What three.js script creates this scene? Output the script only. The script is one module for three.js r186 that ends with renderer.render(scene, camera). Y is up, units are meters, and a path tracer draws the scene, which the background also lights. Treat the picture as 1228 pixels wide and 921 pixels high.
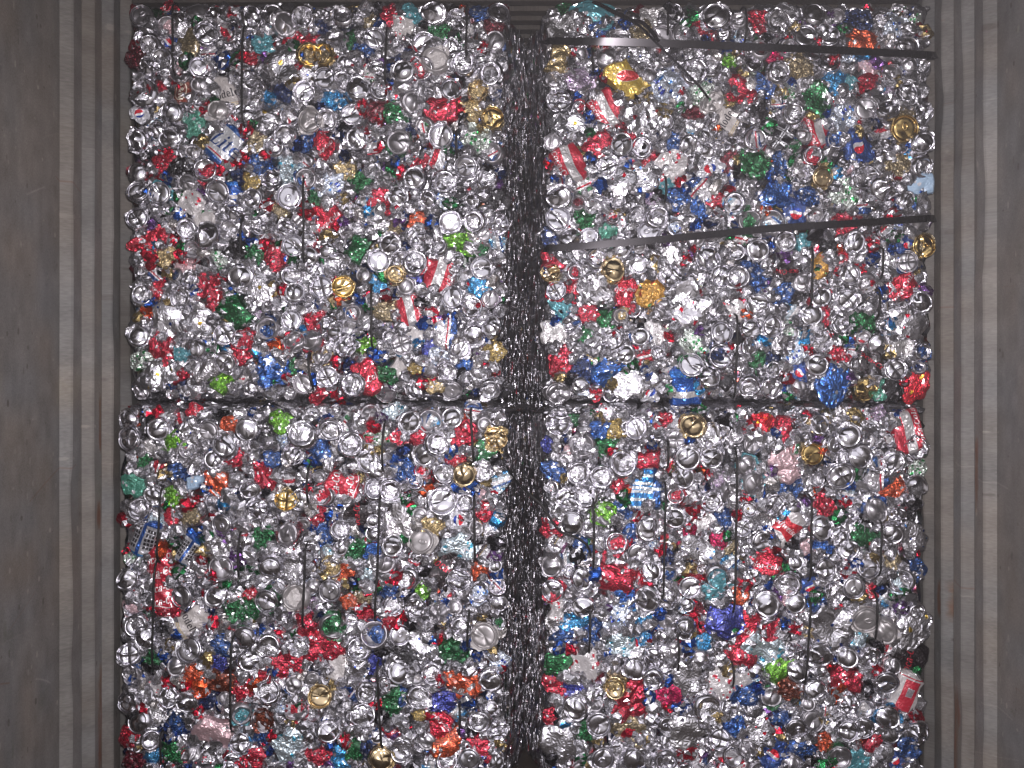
import * as THREE from 'three';
import { mergeGeometries, toCreasedNormals } from 'three/addons/utils/BufferGeometryUtils.js';

// ---------------------------------------------------------------- camera, sky, flash, exposure
const F = 1205, PW = 1228, PH = 921;                 // focal length and size of the photograph in pixels
const EYE = new THREE.Vector3(0, 1.11, 2.65);        // metres; the trailer floor is y = 0, the bale fronts z = 0
const YAW = Math.atan(16 / F);
const scene = new THREE.Scene();
const camera = new THREE.PerspectiveCamera(2 * Math.atan(PH / 2 / F) * 180 / Math.PI, 4 / 3, 0.05, 200);
camera.position.copy(EYE);
camera.rotation.y = YAW;
camera.updateMatrixWorld();

const renderer = new THREE.WebGLRenderer({ antialias: true });
renderer.setSize(1024, 768);
renderer.toneMapping = THREE.LinearToneMapping;
renderer.toneMappingExposure = 1.0;
renderer.shadowMap.enabled = true;

// flat grey overcast sky, the same all round, brighter to the zenith
const skyW = 64, skyH = 32, skyData = new Float32Array(skyW * skyH * 4);
for (let j = 0; j < skyH; j++) for (let i = 0; i < skyW; i++) {
  const el = ((j + 0.5) / skyH - 0.5) * Math.PI, k = 1.05 + 0.3 * Math.max(0, Math.sin(el));
  skyData.set([k * 1.0, k * 0.97, k * 1.04, 1], (j * skyW + i) * 4);
}
const sky = new THREE.DataTexture(skyData, skyW, skyH, THREE.RGBAFormat, THREE.FloatType);
sky.mapping = THREE.EquirectangularReflectionMapping;
sky.magFilter = THREE.LinearFilter;
sky.needsUpdate = true;
scene.background = sky;
scene.environment = sky;

// the camera's own flash, above the lens
const flash = new THREE.SpotLight(new THREE.Color(1, 0.945, 0.985), 17.5, 0, 54 * Math.PI / 180, 1, 2);
flash.position.set(0.035, 1.185, 2.66);
flash.target.position.set(0.2, 1.3, 0);
scene.add(flash.target);
flash.castShadow = true;
flash.shadow.radius = 1.2;
flash.shadow.mapSize.set(2048, 2048);
flash.shadow.bias = -0.0005;
scene.add(flash);

// ---------------------------------------------------------------- helpers
function rng(seed) {
  let a = seed >>> 0;
  return () => { a = (a + 0x6D2B79F5) | 0; let t = Math.imul(a ^ (a >>> 15), 1 | a); t = (t + Math.imul(t ^ (t >>> 7), 61 | t)) ^ t; return ((t ^ (t >>> 14)) >>> 0) / 4294967296; };
}
const D2R = Math.PI / 180;
const mix = (a, b, t) => a + (b - a) * t;
const sstep = (a, b, x) => { const t = Math.min(1, Math.max(0, (x - a) / (b - a))); return t * t * (3 - 2 * t); };
function at(px, py, z = 0) {                          // photograph pixel -> point on the plane z
  const v = new THREE.Vector3((px - PW / 2) / F, (PH / 2 - py) / F, -1).applyQuaternion(camera.quaternion);
  return v.multiplyScalar((z - EYE.z) / v.z).add(EYE);
}
function hash3(x, y, z) { let h = Math.imul(x, 374761393) ^ Math.imul(y, 668265263) ^ Math.imul(z, 2147483647); h = Math.imul(h ^ (h >>> 13), 1274126177); return ((h ^ (h >>> 16)) >>> 0) / 4294967296; }
function vnoise(x, y, z = 0) {
  const X = Math.floor(x), Y = Math.floor(y), Z = Math.floor(z); x -= X; y -= Y; z -= Z;
  const u = x * x * (3 - 2 * x), v = y * y * (3 - 2 * y), w = z * z * (3 - 2 * z);
  const L = (k) => mix(mix(hash3(X, Y, Z + k), hash3(X + 1, Y, Z + k), u), mix(hash3(X, Y + 1, Z + k), hash3(X + 1, Y + 1, Z + k), u), v);
  return mix(L(0), L(1), w);
}
function shadows(o) { o.traverse((m) => { if (m.isMesh) { m.castShadow = true; m.receiveShadow = true; } }); return o; }
function part(name, geometry, material, parent) { const m = new THREE.Mesh(geometry, material); m.name = name; parent.add(m); return m; }

// ---------------------------------------------------------------- the trailer: walls, ribs, roof, floor
const HALF = 1.12, RIB = 0.025, OPEN = 1.0, BACK = -2.4, ROOF = 2.185;
function wallTexture(seed, rust) {                    // 1 px = 2 mm: grime, streaks, scratches, rust with outlines of their own
  const w = 1024, h = 1200, c = document.createElement('canvas'); c.width = w; c.height = h;
  const g = c.getContext('2d'), R = rng(seed), img = g.createImageData(w, h), d = img.data;
  for (let y = 0; y < h; y++) for (let x = 0; x < w; x++) {
    const n = (vnoise(x / 90, y / 200, seed) - 0.5) * 16 + (vnoise(x / 7, y / 22, seed + 9) - 0.5) * 9 + (vnoise(x / 16, y / 18, seed + 4) - 0.5) * 14 + (R() - 0.5) * 18;
    const warm = (vnoise(x / 40, y / 50, seed + 7) - 0.5) * 7;
    const o = (y * w + x) * 4; d[o] = 108 + n + warm; d[o + 1] = 104 + n; d[o + 2] = 99 + n - warm; d[o + 3] = 255;
  }
  g.putImageData(img, 0, 0);
  for (let i = 0; i < 900; i++) {                     // chips
    const l = R() < 0.6; g.fillStyle = l ? `rgba(168,160,150,${0.15 + R() * 0.3})` : `rgba(60,52,46,${0.2 + R() * 0.4})`;
    g.beginPath(); g.ellipse(R() * w, R() * h, 0.5 + R() * 2.2, 0.6 + R() * 4, 0, 0, 7); g.fill();
  }
  for (let i = 0; i < 60; i++) {                      // smeared dirt and rubbed paint
    const x = R() * w, y = R() * h, l = R() < 0.5, rw = 4 + R() * 26, rh = 6 + R() * 60; g.fillStyle = l ? 'rgba(150,144,138,0.05)' : 'rgba(70,60,54,0.06)';
    for (let k = 0; k < 14; k++) { g.beginPath(); g.ellipse(x + (R() - 0.5) * rw, y + (R() - 0.5) * rh, 1 + R() * rw * 0.3, 1 + R() * rh * 0.3, 0, 0, 7); g.fill(); }
  }
  for (let i = 0; i < 80; i++) {                      // scrapes left by loading
    g.strokeStyle = R() < 0.6 ? `rgba(170,162,156,${0.1 + R() * 0.25})` : `rgba(96,54,40,${0.15 + R() * 0.3})`; g.lineWidth = 0.6 + R() * 1.2;
    const x = R() * w, y = R() * h, a = (R() - 0.5) * 1.1, l = 15 + R() * 90; g.beginPath(); g.moveTo(x, y); g.quadraticCurveTo(x + l * 0.5, y + l * 0.5 * a + 8 * (R() - 0.5), x + l, y + l * a); g.stroke();
  }
  for (const [x, y, rw, rh] of rust) for (let i = 0; i < 90; i++) {
    g.fillStyle = `rgba(${78 + R() * 34},${54 + R() * 18},${36 + R() * 14},${0.08 + R() * 0.16})`;
    g.beginPath(); g.ellipse(x + (R() - 0.5) * rw, y + (R() - 0.4) * rh, 1 + R() * rw * 0.2, 3 + R() * rh * 0.16, 0, 0, 7); g.fill();
  }
  const t = new THREE.CanvasTexture(c); t.colorSpace = THREE.SRGBColorSpace; t.wrapS = t.wrapT = THREE.RepeatWrapping; t.magFilter = THREE.LinearFilter; return t;
}
// uv: u = z / 2.048 (+ a shift), v = y / 2.4
function paintedSteel(tex, color) { return new THREE.MeshStandardMaterial({ map: tex, color, roughness: 0.62, metalness: 0.15, bumpMap: tex, bumpScale: 0.00022 }); }
function uvByPosition(g, fu, fv) { const p = g.attributes.position, uv = new Float32Array(p.count * 2); for (let i = 0; i < p.count; i++) { const x = p.getX(i), y = p.getY(i), z = p.getZ(i); uv[2 * i] = fu(x, y, z); uv[2 * i + 1] = fv(x, y, z); } g.setAttribute('uv', new THREE.BufferAttribute(uv, 2)); return g; }
function box(x0, x1, y0, y1, z0, z1) { const g = new THREE.BoxGeometry(x1 - x0, y1 - y0, z1 - z0); g.translate((x0 + x1) / 2, (y0 + y1) / 2, (z0 + z1) / 2); return g; }
function structure(name, geometry, material) { const m = part(name, geometry, material, scene); m.userData.kind = 'structure'; return m; }
const yToV = (y) => y / 2.4;
function trapezoidRib(side, z1, top, H) {             // a pressed rib: sloped faces, running floor to roof
  const s = new THREE.Shape(), a = 0.014;             // profile in (z, inward)
  s.moveTo(z1, 0); s.lineTo(z1 - a, RIB - 0.004); s.lineTo(z1 - a - 0.004, RIB); s.lineTo(z1 - top + a, RIB); s.lineTo(z1 - top, 0); s.closePath();
  const g = new THREE.ExtrudeGeometry(s, { depth: H, bevelEnabled: false, steps: 48 });
  { const p = g.attributes.position, sd = side * 7 + z1 * 50; for (let i = 0; i < p.count; i++) { const yy = p.getZ(i), q = Math.max(0, p.getY(i)) / RIB; p.setX(i, p.getX(i) + ((vnoise(yy * 2.2, sd, 1) - 0.5) * 0.008 + (vnoise(yy * 11, sd, 4) - 0.5) * 0.003) * (0.3 + 0.7 * q)); p.setY(i, p.getY(i) - q * 0.007 * sstep(0.55, 0.95, vnoise(yy * 7, sd, 2))); } }   // knocked about
  g.rotateX(-Math.PI / 2);                            // shape x stays x (will be z), extrude along y, shape y -> -z
  const m = new THREE.Matrix4().set(0, 0, side, 0, 0, 1, 0, 0, 1, 0, 0, 0, 0, 0, 0, 1); // x' = side * z, z' = x
  g.applyMatrix4(m); if (side > 0) flip(g);
  g.translate(side * HALF, 0, 0);
  g.computeVertexNormals(); return g;
}
function flip(g) { if (g.index) { const i = g.index.array; for (let k = 0; k < i.length; k += 3) { const t = i[k]; i[k] = i[k + 1]; i[k + 1] = t; } } else for (const n of Object.keys(g.attributes)) { const a = g.attributes[n], s = a.itemSize, b = a.array; for (let k = 0; k < a.count; k += 3) for (let q = 0; q < s; q++) { const t = b[k * s + q]; b[k * s + q] = b[(k + 1) * s + q]; b[(k + 1) * s + q] = t; } } }
const ribFaces = [0.249, 0.128, 0.007]; for (let z = -0.114; z > BACK + 0.1; z -= 0.121) ribFaces.push(z);
// texture canvas x = (z + 1.2) / 2.048 * 1024, y (down) = (1 - y / 2.4) * 1200
const rustAt = (z, y) => [(z + 1.2) / 2.048 * 1024, (1 - y / 2.4) * 1200];
const wallTexL = wallTexture(11, [[...rustAt(0.095, 0.28), 16, 120], [...rustAt(0.11, 0.78), 8, 30], [...rustAt(0.1, 1.02), 6, 60]]);
const wallTexR = wallTexture(23, [[...rustAt(0.1, 0.22), 14, 120], [...rustAt(0.0, 0.55), 8, 40], [...rustAt(0.22, 0.9), 8, 80]]);
for (const side of [-1, 1]) {
  const m = paintedSteel(side < 0 ? wallTexL : wallTexR, 0xffffff);
  const u = (x, y, z) => (z + 1.2) / 2.048, v = (x, y) => yToV(y);
  const uRib = (x, y, z) => (z + 1.2 + (HALF - Math.abs(x))) / 2.048;
  const g = side < 0 ? box(-HALF - 0.05, -HALF, -0.1, ROOF + 0.1, BACK, OPEN) : box(HALF, HALF + 0.05, -0.1, ROOF + 0.1, BACK, OPEN);
  const w = structure(side < 0 ? 'wall_left' : 'wall_right', uvByPosition(g, u, v), m);
  for (const z of ribFaces) part('rib', uvByPosition(trapezoidRib(side, z, 0.074, ROOF), uRib, v), m, w);
}
const roofMat = paintedSteel(wallTexL, 0xa8a29c);
const ceiling = structure('ceiling', uvByPosition(box(-HALF - 0.05, HALF + 0.05, ROOF + 0.012, ROOF + 0.05, BACK, OPEN), (x) => x / 2.048, (x, y, z) => z / 2.4), roofMat);
for (let z = OPEN - 0.1; z > BACK; z -= 0.075) part('rib', uvByPosition(box(-HALF + 0.03, HALF - 0.03, ROOF - 0.014, ROOF + 0.011, z - 0.018, z + 0.018), (x, y, zz) => (x + zz) / 2.048, (x, y, zz) => zz / 2.4), roofMat, ceiling);
const floorMat = new THREE.MeshStandardMaterial({ map: wallTexR, color: 0x8c7a68, roughness: 0.8 });
structure('floor', uvByPosition(box(-HALF, HALF, -0.09, 0, BACK, OPEN), (x) => x / 2.048, (x, y, z) => z / 2.4), floorMat);
structure('wall_back', uvByPosition(box(-HALF - 0.05, HALF + 0.05, -0.1, ROOF + 0.1, BACK - 0.05, BACK - 0.003), (x) => x / 2.048, (x, y) => yToV(y)), paintedSteel(wallTexR, 0xffffff));
const yardMat = new THREE.MeshStandardMaterial({ color: 0xa09c96, roughness: 0.95 });
structure('ground', uvByPosition(new THREE.PlaneGeometry(160, 160).rotateX(-Math.PI / 2).translate(0, -0.16, 40), (x) => x / 3, (x, y, z) => z / 3), yardMat);

// ---------------------------------------------------------------- printed can sheet: one small canvas per print design
const SILVER = '#bcbabf';
const crinkle = (() => {                              // fine creases in thin sheet, relief only
  const n = 256, d = new Uint8Array(n * n * 4), R = rng(5), P = [];
  for (let i = 0; i < 150; i++) P.push([R() * n, R() * n, R()]);
  for (let y = 0; y < n; y++) for (let x = 0; x < n; x++) {
    let a = 1e9, b = 1e9;
    for (const [px, py, w] of P) { let dx = Math.abs(px - x), dy = Math.abs(py - y); dx = Math.min(dx, n - dx); dy = Math.min(dy, n - dy); const q = Math.hypot(dx, dy) + w * 7; if (q < a) { b = a; a = q; } else if (q < b) b = q; }
    const v = Math.min(255, (b - a) * 9 + a * 3); d.set([v, v, v, 255], (y * n + x) * 4);
  }
  const t = new THREE.DataTexture(d, n, n); t.wrapS = t.wrapT = THREE.RepeatWrapping; t.magFilter = THREE.LinearFilter; t.needsUpdate = true; return t;
})();
function sheet(seed, paint, size = 128) {
  const c = document.createElement('canvas'); c.width = c.height = size; const g = c.getContext('2d'); g.scale(size / 128, size / 128);
  const R = rng(seed); paint(g, R);
  g.globalAlpha = 1;
  for (let i = 0; i < 26; i++) {                      // print worn off along creases
    g.strokeStyle = `rgba(205,205,210,${0.15 + R() * 0.4})`; g.lineWidth = 0.5 + R() * 1.3; const x = R() * 128, y = R() * 128, a = R() * 6.3, l = 5 + R() * 22;
    g.beginPath(); g.moveTo(x, y); g.lineTo(x + Math.cos(a) * l, y + Math.sin(a) * l); g.stroke();
  }
  const t = new THREE.CanvasTexture(c); t.colorSpace = THREE.SRGBColorSpace; t.wrapS = t.wrapT = THREE.MirroredRepeatWrapping; t.magFilter = THREE.LinearFilter; return t;
}
const fill = (g, c) => { g.fillStyle = c; g.fillRect(0, 0, 128, 128); };
function blot(g, R, colors, n, r0, r1) {              // torn-looking patches of other print
  for (let i = 0; i < n; i++) { g.fillStyle = colors[Math.floor(R() * colors.length)]; const x = R() * 128, y = R() * 128, r = r0 + R() * (r1 - r0), a0 = R() * 6; g.beginPath(); for (let k = 0; k < 8; k++) { const a = a0 + k * 0.785, q = r * (0.45 + R() * 0.8); g.lineTo(x + Math.cos(a) * q, y + Math.sin(a) * q * 0.8); } g.fill(); }
}
function bands(g, list) { for (const [c, y, h, s = 0] of list) { g.fillStyle = c; g.beginPath(); g.moveTo(0, y); g.bezierCurveTo(40, y - s, 88, y + s, 128, y); g.lineTo(128, y + h); g.bezierCurveTo(88, y + h + s, 40, y + h - s, 0, y + h); g.fill(); } }
function words(g, s, x, y, font, color, rot = 0) { g.save(); g.translate(x, y); g.rotate(rot); g.font = font; g.fillStyle = color; g.textAlign = 'center'; g.textBaseline = 'middle'; g.fillText(s, 0, 0); g.restore(); }
function globe(g, x, y, r) {
  g.save(); g.beginPath(); g.arc(x, y, r, 0, 7); g.fillStyle = '#eceaee'; g.fill(); g.clip();
  g.fillStyle = '#d81e34'; g.beginPath(); g.moveTo(x - r, y - r); g.lineTo(x + r, y - r); g.lineTo(x + r, y - r * 0.25); g.bezierCurveTo(x + r * 0.3, y + r * 0.3, x - r * 0.3, y - r * 0.5, x - r, y); g.fill();
  g.fillStyle = '#1c3f9c'; g.beginPath(); g.moveTo(x - r, y + r); g.lineTo(x + r, y + r); g.lineTo(x + r, y + r * 0.25); g.bezierCurveTo(x + r * 0.3, y + r * 0.8, x - r * 0.3, y + r * 0.1, x - r, y + r * 0.4); g.fill(); g.restore();
}
const RED = '#b01e34', WHITE = '#d9d6d6';
const solid = (c, other, n = 5) => (g, R) => { fill(g, c); blot(g, R, other, n, 4, 13); if (n > 4) blot(g, R, [SILVER], 4, 4, 13); };
// name: [painter, metalness, roughness]
const PRINTS = {
  s: [solid(SILVER, ['#b2b0b5', '#c6c4c9'])], s2: [solid('#b3b0b4', ['#a5a2a6', '#c2bfc3'], 9)],
  sr: [(g, R) => { fill(g, SILVER); blot(g, R, [RED, '#b4142c', SILVER], 13, 3, 11); }], sb: [(g, R) => { fill(g, SILVER); blot(g, R, ['#1f4fa8', '#2b3f86', '#3a7cae', SILVER], 13, 3, 10); }],
  sg: [(g, R) => { fill(g, SILVER); blot(g, R, ['#1d7a3c', '#c8a84a', SILVER], 7, 3, 10); }], sk: [(g, R) => { fill(g, '#bdbbbd'); blot(g, R, ['#35323a', '#4b2a50', SILVER], 7, 3, 10); }],
  r: [(g, R) => { fill(g, '#a82238'); blot(g, R, ['#981428', '#cc3046'], 7, 5, 16); blot(g, R, [WHITE, SILVER, SILVER], 6, 3, 11); }], r2: [(g, R) => { fill(g, '#c0283e'); blot(g, R, ['#cc4654', '#a41a32', SILVER], 9, 4, 13); words(g, 'Coca-Cola', 60, 78, 'italic bold 26px serif', '#e6dcdc', -0.2); }],
  c: [(g) => { fill(g, RED); g.fillStyle = '#b5b2b2'; g.beginPath(); g.moveTo(52, 0); g.bezierCurveTo(66, 40, 44, 84, 36, 128); g.lineTo(70, 128); g.bezierCurveTo(80, 84, 98, 44, 86, 0); g.fill(); words(g, 'Coca-Cola', 103, 62, 'italic bold 24px serif', '#ddd4d4', -1.5); g.fillStyle = '#8f8b8c'; for (let i = 0; i < 22; i++) g.fillRect(60 - i * 0.4, 12 + i * 4.6, 12, 1.1); }, 0.45, 0.34, 256],
  cs: [(g) => { fill(g, RED); words(g, 'Coca-Cola', 64, 40, 'italic bold 34px serif', '#e3dede', -0.12); words(g, 'Coca-Cola', 62, 88, 'italic bold 34px serif', '#e3dede', -0.12); g.strokeStyle = '#e3dede'; g.lineWidth = 3; g.beginPath(); g.moveTo(8, 110); g.bezierCurveTo(50, 90, 80, 128, 124, 104); g.stroke(); }, 0.5, 0.32, 256],
  dr: [solid('#5e1020', ['#42101c', '#7a1626'])], n: [solid('#16264e', ['#101a38', '#24407a', SILVER])], b: [solid('#26467c', ['#1a3360', '#3a629a', SILVER, SILVER], 10)],
  bb: [solid('#285498', ['#1e447c', '#4c7cb4', SILVER], 9)], k: [solid('#3480b0', ['#286490', '#64a4c8', SILVER, SILVER], 9)],
  bw: [(g) => { fill(g, '#1650a4'); bands(g, [[WHITE, 74, 20, 5], ['#2c72c4', 8, 20, 6], [WHITE, 120, 8]]); }, 0.6],
  li: [(g) => { fill(g, '#d3d5d9'); bands(g, [['#1b4f92', 4, 16, 8], ['#1b4f92', 106, 18, 8], ['#b42030', 98, 4, 6]]); words(g, 'Lite', 62, 62, 'bold italic 58px serif', '#173a78'); }, 0.5, 0.3, 256],
  bs: [(g) => { fill(g, '#1d6fae'); for (let i = 0; i < 6; i++) bands(g, [['#c9ced4', 6 + i * 21, 8, 5]]); bands(g, [[RED, 121, 5]]); g.fillStyle = '#123f78'; g.fillRect(84, 0, 44, 128); bands(g, [['#c9ced4', 60, 8, 9]]); }, 0.7],
  bv: [(g, R) => { fill(g, '#b9c0cc'); blot(g, R, ['#1d55b0', '#2f7cc8', '#2b3f9a'], 16, 4, 13); }],
  gl: [(g, R) => { fill(g, '#223f7c'); blot(g, R, ['#2c5698', '#182c58', SILVER], 10, 4, 14); globe(g, 58, 66, 25); }, 0.6, 0.3, 256], gw: [(g, R) => { fill(g, '#c9c9cf'); blot(g, R, ['#2a50a4', SILVER], 4, 4, 10); globe(g, 62, 62, 28); }, 0.5],
  w: [solid('#bdb8b6', ['#c9c5c3', '#aaa6a5']), 0.15, 0.42], w2: [(g, R) => { fill(g, '#c2bfbf'); blot(g, R, ['#b5b0ae', SILVER, '#a8a4a4'], 12, 5, 16); }, 0.75, 0.32], wr: [(g, R) => { fill(g, '#c4c0c0'); blot(g, R, [RED, '#c42a40'], 9, 4, 12); }, 0.4],
  mo: [(g) => { fill(g, '#b7b1ae'); words(g, 'Modelo', 58, 66, 'bold 34px serif', '#26242a', 0); g.strokeStyle = '#b39b5e'; g.lineWidth = 2; g.strokeRect(-4, 100, 136, 6); words(g, 'M', 104, 24, 'bold 26px serif', '#2a3a7a', 0.5); }, 0.1, 0.45, 256],
  t: [solid('#4e8c96', ['#6aa6ae', '#35727e', SILVER], 7), 0.5], ts: [(g, R) => { fill(g, '#b4c2c8'); blot(g, R, ['#2b93ae', '#4a9fb8', SILVER], 12, 4, 12); }], mi: [solid('#4a8c78', ['#6aa490', '#35705c', SILVER], 6), 0.45],
  g: [solid('#1c5e34', ['#124a28', '#2a7e48', SILVER, SILVER], 9)], gs: [(g, R) => { fill(g, '#b8c0b8'); blot(g, R, ['#177a38', '#2c9a50'], 14, 4, 12); }], l: [solid('#5c9424', ['#80b838', '#3a7028', SILVER, SILVER], 9)],
  go: [solid('#8e8064', ['#a0957c', '#6e6246', SILVER], 9)], ch: [solid('#a8946a', ['#bba880', '#8e7a52'])], y: [solid('#968048', ['#aa9860', '#746232', SILVER], 7)],
  o: [solid('#b84c2a', ['#cc6840', '#983a20', SILVER], 7)], yo: [(g, R) => { fill(g, '#b88838'); blot(g, R, ['#b04c30', '#b0a040', '#3f7040', SILVER], 11, 5, 15); }, 0.6], ry: [(g, R) => { fill(g, '#c82434'); blot(g, R, ['#d8a828', '#d85020'], 6, 6, 14); }],
  fa: [(g, R) => { fill(g, '#c8aa4c'); blot(g, R, ['#d6bc60', '#b8963c'], 8, 5, 14); g.fillStyle = '#c83a3c'; g.beginPath(); g.ellipse(76, 60, 38, 17, 0.5, 0, 7); g.fill(); g.strokeStyle = '#e0d8c0'; g.lineWidth = 2; g.stroke(); }, 0.55],
  br: [solid('#6a2f1c', ['#7e3a22', '#4c2014'])], aw: [(g, R) => { fill(g, '#7c3220'); blot(g, R, ['#6a2818', '#8c4028'], 6, 5, 14); g.fillStyle = '#5c2014'; g.beginPath(); g.ellipse(64, 64, 30, 42, 0, 0, 7); g.fill(); g.strokeStyle = '#d8cdb8'; g.lineWidth = 4; g.stroke(); words(g, 'A&W', 64, 64, 'bold 36px sans-serif', '#e0d8c8', 1.4); }, 0.4, 0.32, 256],
  bk: [solid('#1c1a1e', ['#101014', '#3a343c', SILVER], 5)], kr: [(g, R) => { fill(g, '#1e1418'); blot(g, R, ['#321a20'], 4, 5, 12); words(g, 'Coca-Cola', 64, 56, 'italic bold 32px serif', '#b81c34', -0.1); }, 0.6, 0.3, 256],
  ks: [(g) => { fill(g, '#242228'); g.strokeStyle = '#c4c4c8'; g.lineWidth = 6; for (let i = 0; i < 3; i++) { g.strokeRect(8, 6 + i * 42, 50, 34); g.strokeRect(68, 6 + i * 42, 50, 34); } }, 0.7],
  cb: [(g) => { fill(g, '#b9b9bf'); bands(g, [['#1d4c94', 0, 18, 5], ['#2476b0', 112, 18, 5]]); g.fillStyle = '#1d4c94'; g.fillRect(56, 0, 14, 128); g.fillStyle = '#2c2a30'; for (let i = 0; i < 5; i++) for (let j = 0; j < 4; j++) { g.fillRect(6 + j * 12, 30 + i * 14, 9, 10); g.fillRect(78 + j * 12, 30 + i * 14, 9, 10); } }, 0.6],
  pu: [(g, R) => { fill(g, '#a898ac'); blot(g, R, ['#6a3a8c', '#8c5aa8', SILVER], 12, 4, 12); }], vi: [(g, R) => { fill(g, '#383f8c'); blot(g, R, ['#504c9c', '#8a88b4', SILVER], 10, 4, 12); }],
  pk: [(g, R) => { fill(g, '#bfa0a4'); blot(g, R, ['#c4a8a8', '#b88a90', SILVER], 8, 4, 12); }, 0.6], ma: [solid('#b01850', ['#c83070', '#8c1440'])],
  bo: [(g) => { fill(g, '#bdb8b8'); g.fillStyle = '#bb1a2c'; g.beginPath(); g.moveTo(4, 24); g.lineTo(64, 40); g.lineTo(124, 24); g.lineTo(124, 100); g.lineTo(64, 84); g.lineTo(4, 100); g.fill(); words(g, 'Budweiser', 64, 62, 'italic bold 24px serif', '#e8e2e2'); }, 0.35, 0.36, 256],
  m1: [(g, R) => { fill(g, SILVER); bands(g, [[RED, 20, 30, 9], [WHITE, 50, 8, 9], ['#26467c', 96, 14, 4]]); blot(g, R, [SILVER], 7, 5, 14); }, 0.7], m2: [(g, R) => { fill(g, '#b9b6ba'); bands(g, [['#26467c', 10, 34, 8], [WHITE, 44, 10, 8], [RED, 54, 7, 8]]); blot(g, R, [SILVER, '#3a629a'], 8, 4, 13); }, 0.7],
  m3: [(g, R) => { fill(g, WHITE); bands(g, [['#1c5e34', 30, 26, 7], [RED, 66, 10, 6]]); blot(g, R, [SILVER, SILVER, '#2a7e48'], 9, 4, 13); }, 0.65], m4: [(g, R) => { fill(g, RED); bands(g, [[WHITE, 40, 16, 12], [SILVER, 92, 36, 8]]); blot(g, R, [SILVER, '#8c1a2c'], 8, 4, 12); }, 0.7],
  m5: [(g, R) => { fill(g, SILVER); bands(g, [['#3a3036', 24, 20, 5], ['#94825a', 44, 6, 5], ['#5a2a50', 92, 16, 6]]); blot(g, R, [SILVER], 6, 5, 13); }, 0.75], m6: [(g, R) => { fill(g, '#a9b4bc'); bands(g, [['#3480b0', 14, 22, 6], [WHITE, 60, 20, 10], ['#26467c', 84, 12, 4]]); blot(g, R, [SILVER, '#64a4c8'], 8, 4, 12); }, 0.7],
  wb: [(g) => { fill(g, '#b9b4b3'); g.fillStyle = '#b42438'; g.fillRect(36, 22, 56, 92); g.fillStyle = '#a8a2a6'; g.fillRect(52, 44, 26, 26); g.fillStyle = '#4a4448'; for (let i = 0; i < 7; i++) g.fillRect(54 + i * 3.3, 46, 1.5, 22); bands(g, [['#a9a4a3', 6, 4], [RED, 14, 3]]); }, 0.15, 0.4, 256],
  lb: [solid('#9ab4cc', ['#a8c0d4', '#8aa6c0']), 0.1, 0.5],
};
const MATS = {}; let mseed = 100;
for (const [k, [paint, metal = 0.8, rough = 0.27, size = 128]] of Object.entries(PRINTS)) {
  const bare = k[0] === 's' && k.length <= 2;
  MATS[k] = new THREE.MeshPhysicalMaterial({ map: sheet(mseed++, paint, size), metalness: bare ? 0.97 : metal, roughness: rough, clearcoat: bare ? 0 : 0.9, clearcoatRoughness: 0.14, bumpMap: crinkle, bumpScale: bare ? 0.0016 : 0.0026, side: THREE.DoubleSide });
}
const END = { dull: new THREE.MeshStandardMaterial({ color: 0xa9a6aa, metalness: 0.95, roughness: 0.36, side: THREE.DoubleSide }), s: new THREE.MeshStandardMaterial({ color: 0xc6c4ca, metalness: 1, roughness: 0.21, side: THREE.DoubleSide }), go: new THREE.MeshStandardMaterial({ color: 0xc2a870, metalness: 1, roughness: 0.2, side: THREE.DoubleSide }), ch: new THREE.MeshStandardMaterial({ color: 0xc4b08c, metalness: 1, roughness: 0.22, side: THREE.DoubleSide }), w: new THREE.MeshStandardMaterial({ color: 0xa8a4a4, metalness: 0.75, roughness: 0.4, side: THREE.DoubleSide }) };

// ---------------------------------------------------------------- crushed sheet shapes (unit size, looking along +z)
function foldSet(R, n, f0, f1, a) { const o = []; for (let i = 0; i < n; i++) { const d = new THREE.Vector3(R() - 0.5, R() - 0.5, (R() - 0.5) * 0.6).normalize(), f = mix(f0, f1, R()); o.push([d.x, d.y, d.z, f, R(), a * mix(0.5, 1, R()) / Math.sqrt(f / f0)]); } return o; }
function foldAt(S, x, y, z) { let v = 0; for (const [a, b, c, f, p, k] of S) { const q = (a * x + b * y + c * z) * f + p, t = q - Math.floor(q); v += k * (Math.abs(t - 0.5) * 4 - 1); } return v; }
function gridGeometry(n, fn) {
  const pos = new Float32Array((n + 1) * (n + 1) * 3), uv = new Float32Array((n + 1) * (n + 1) * 2), idx = [];
  for (let j = 0; j <= n; j++) for (let i = 0; i <= n; i++) { const k = j * (n + 1) + i, p = fn(i / n * 2 - 1, j / n * 2 - 1); pos.set(p, k * 3); uv[2 * k] = p[0] * 0.5 + 0.5; uv[2 * k + 1] = p[1] * 0.5 + 0.5; }
  for (let j = 0; j < n; j++) for (let i = 0; i < n; i++) { const a = j * (n + 1) + i, b = a + 1, c = a + n + 1, d = c + 1; if ((i + j) % 2) idx.push(a, b, d, a, d, c); else idx.push(a, b, c, b, d, c); }
  const g = new THREE.BufferGeometry(); g.setAttribute('position', new THREE.BufferAttribute(pos, 3)); g.setAttribute('uv', new THREE.BufferAttribute(uv, 2)); g.setIndex(idx); return g;
}
function creased(g, deg) { const c = toCreasedNormals(g, deg * D2R); return c; }
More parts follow.
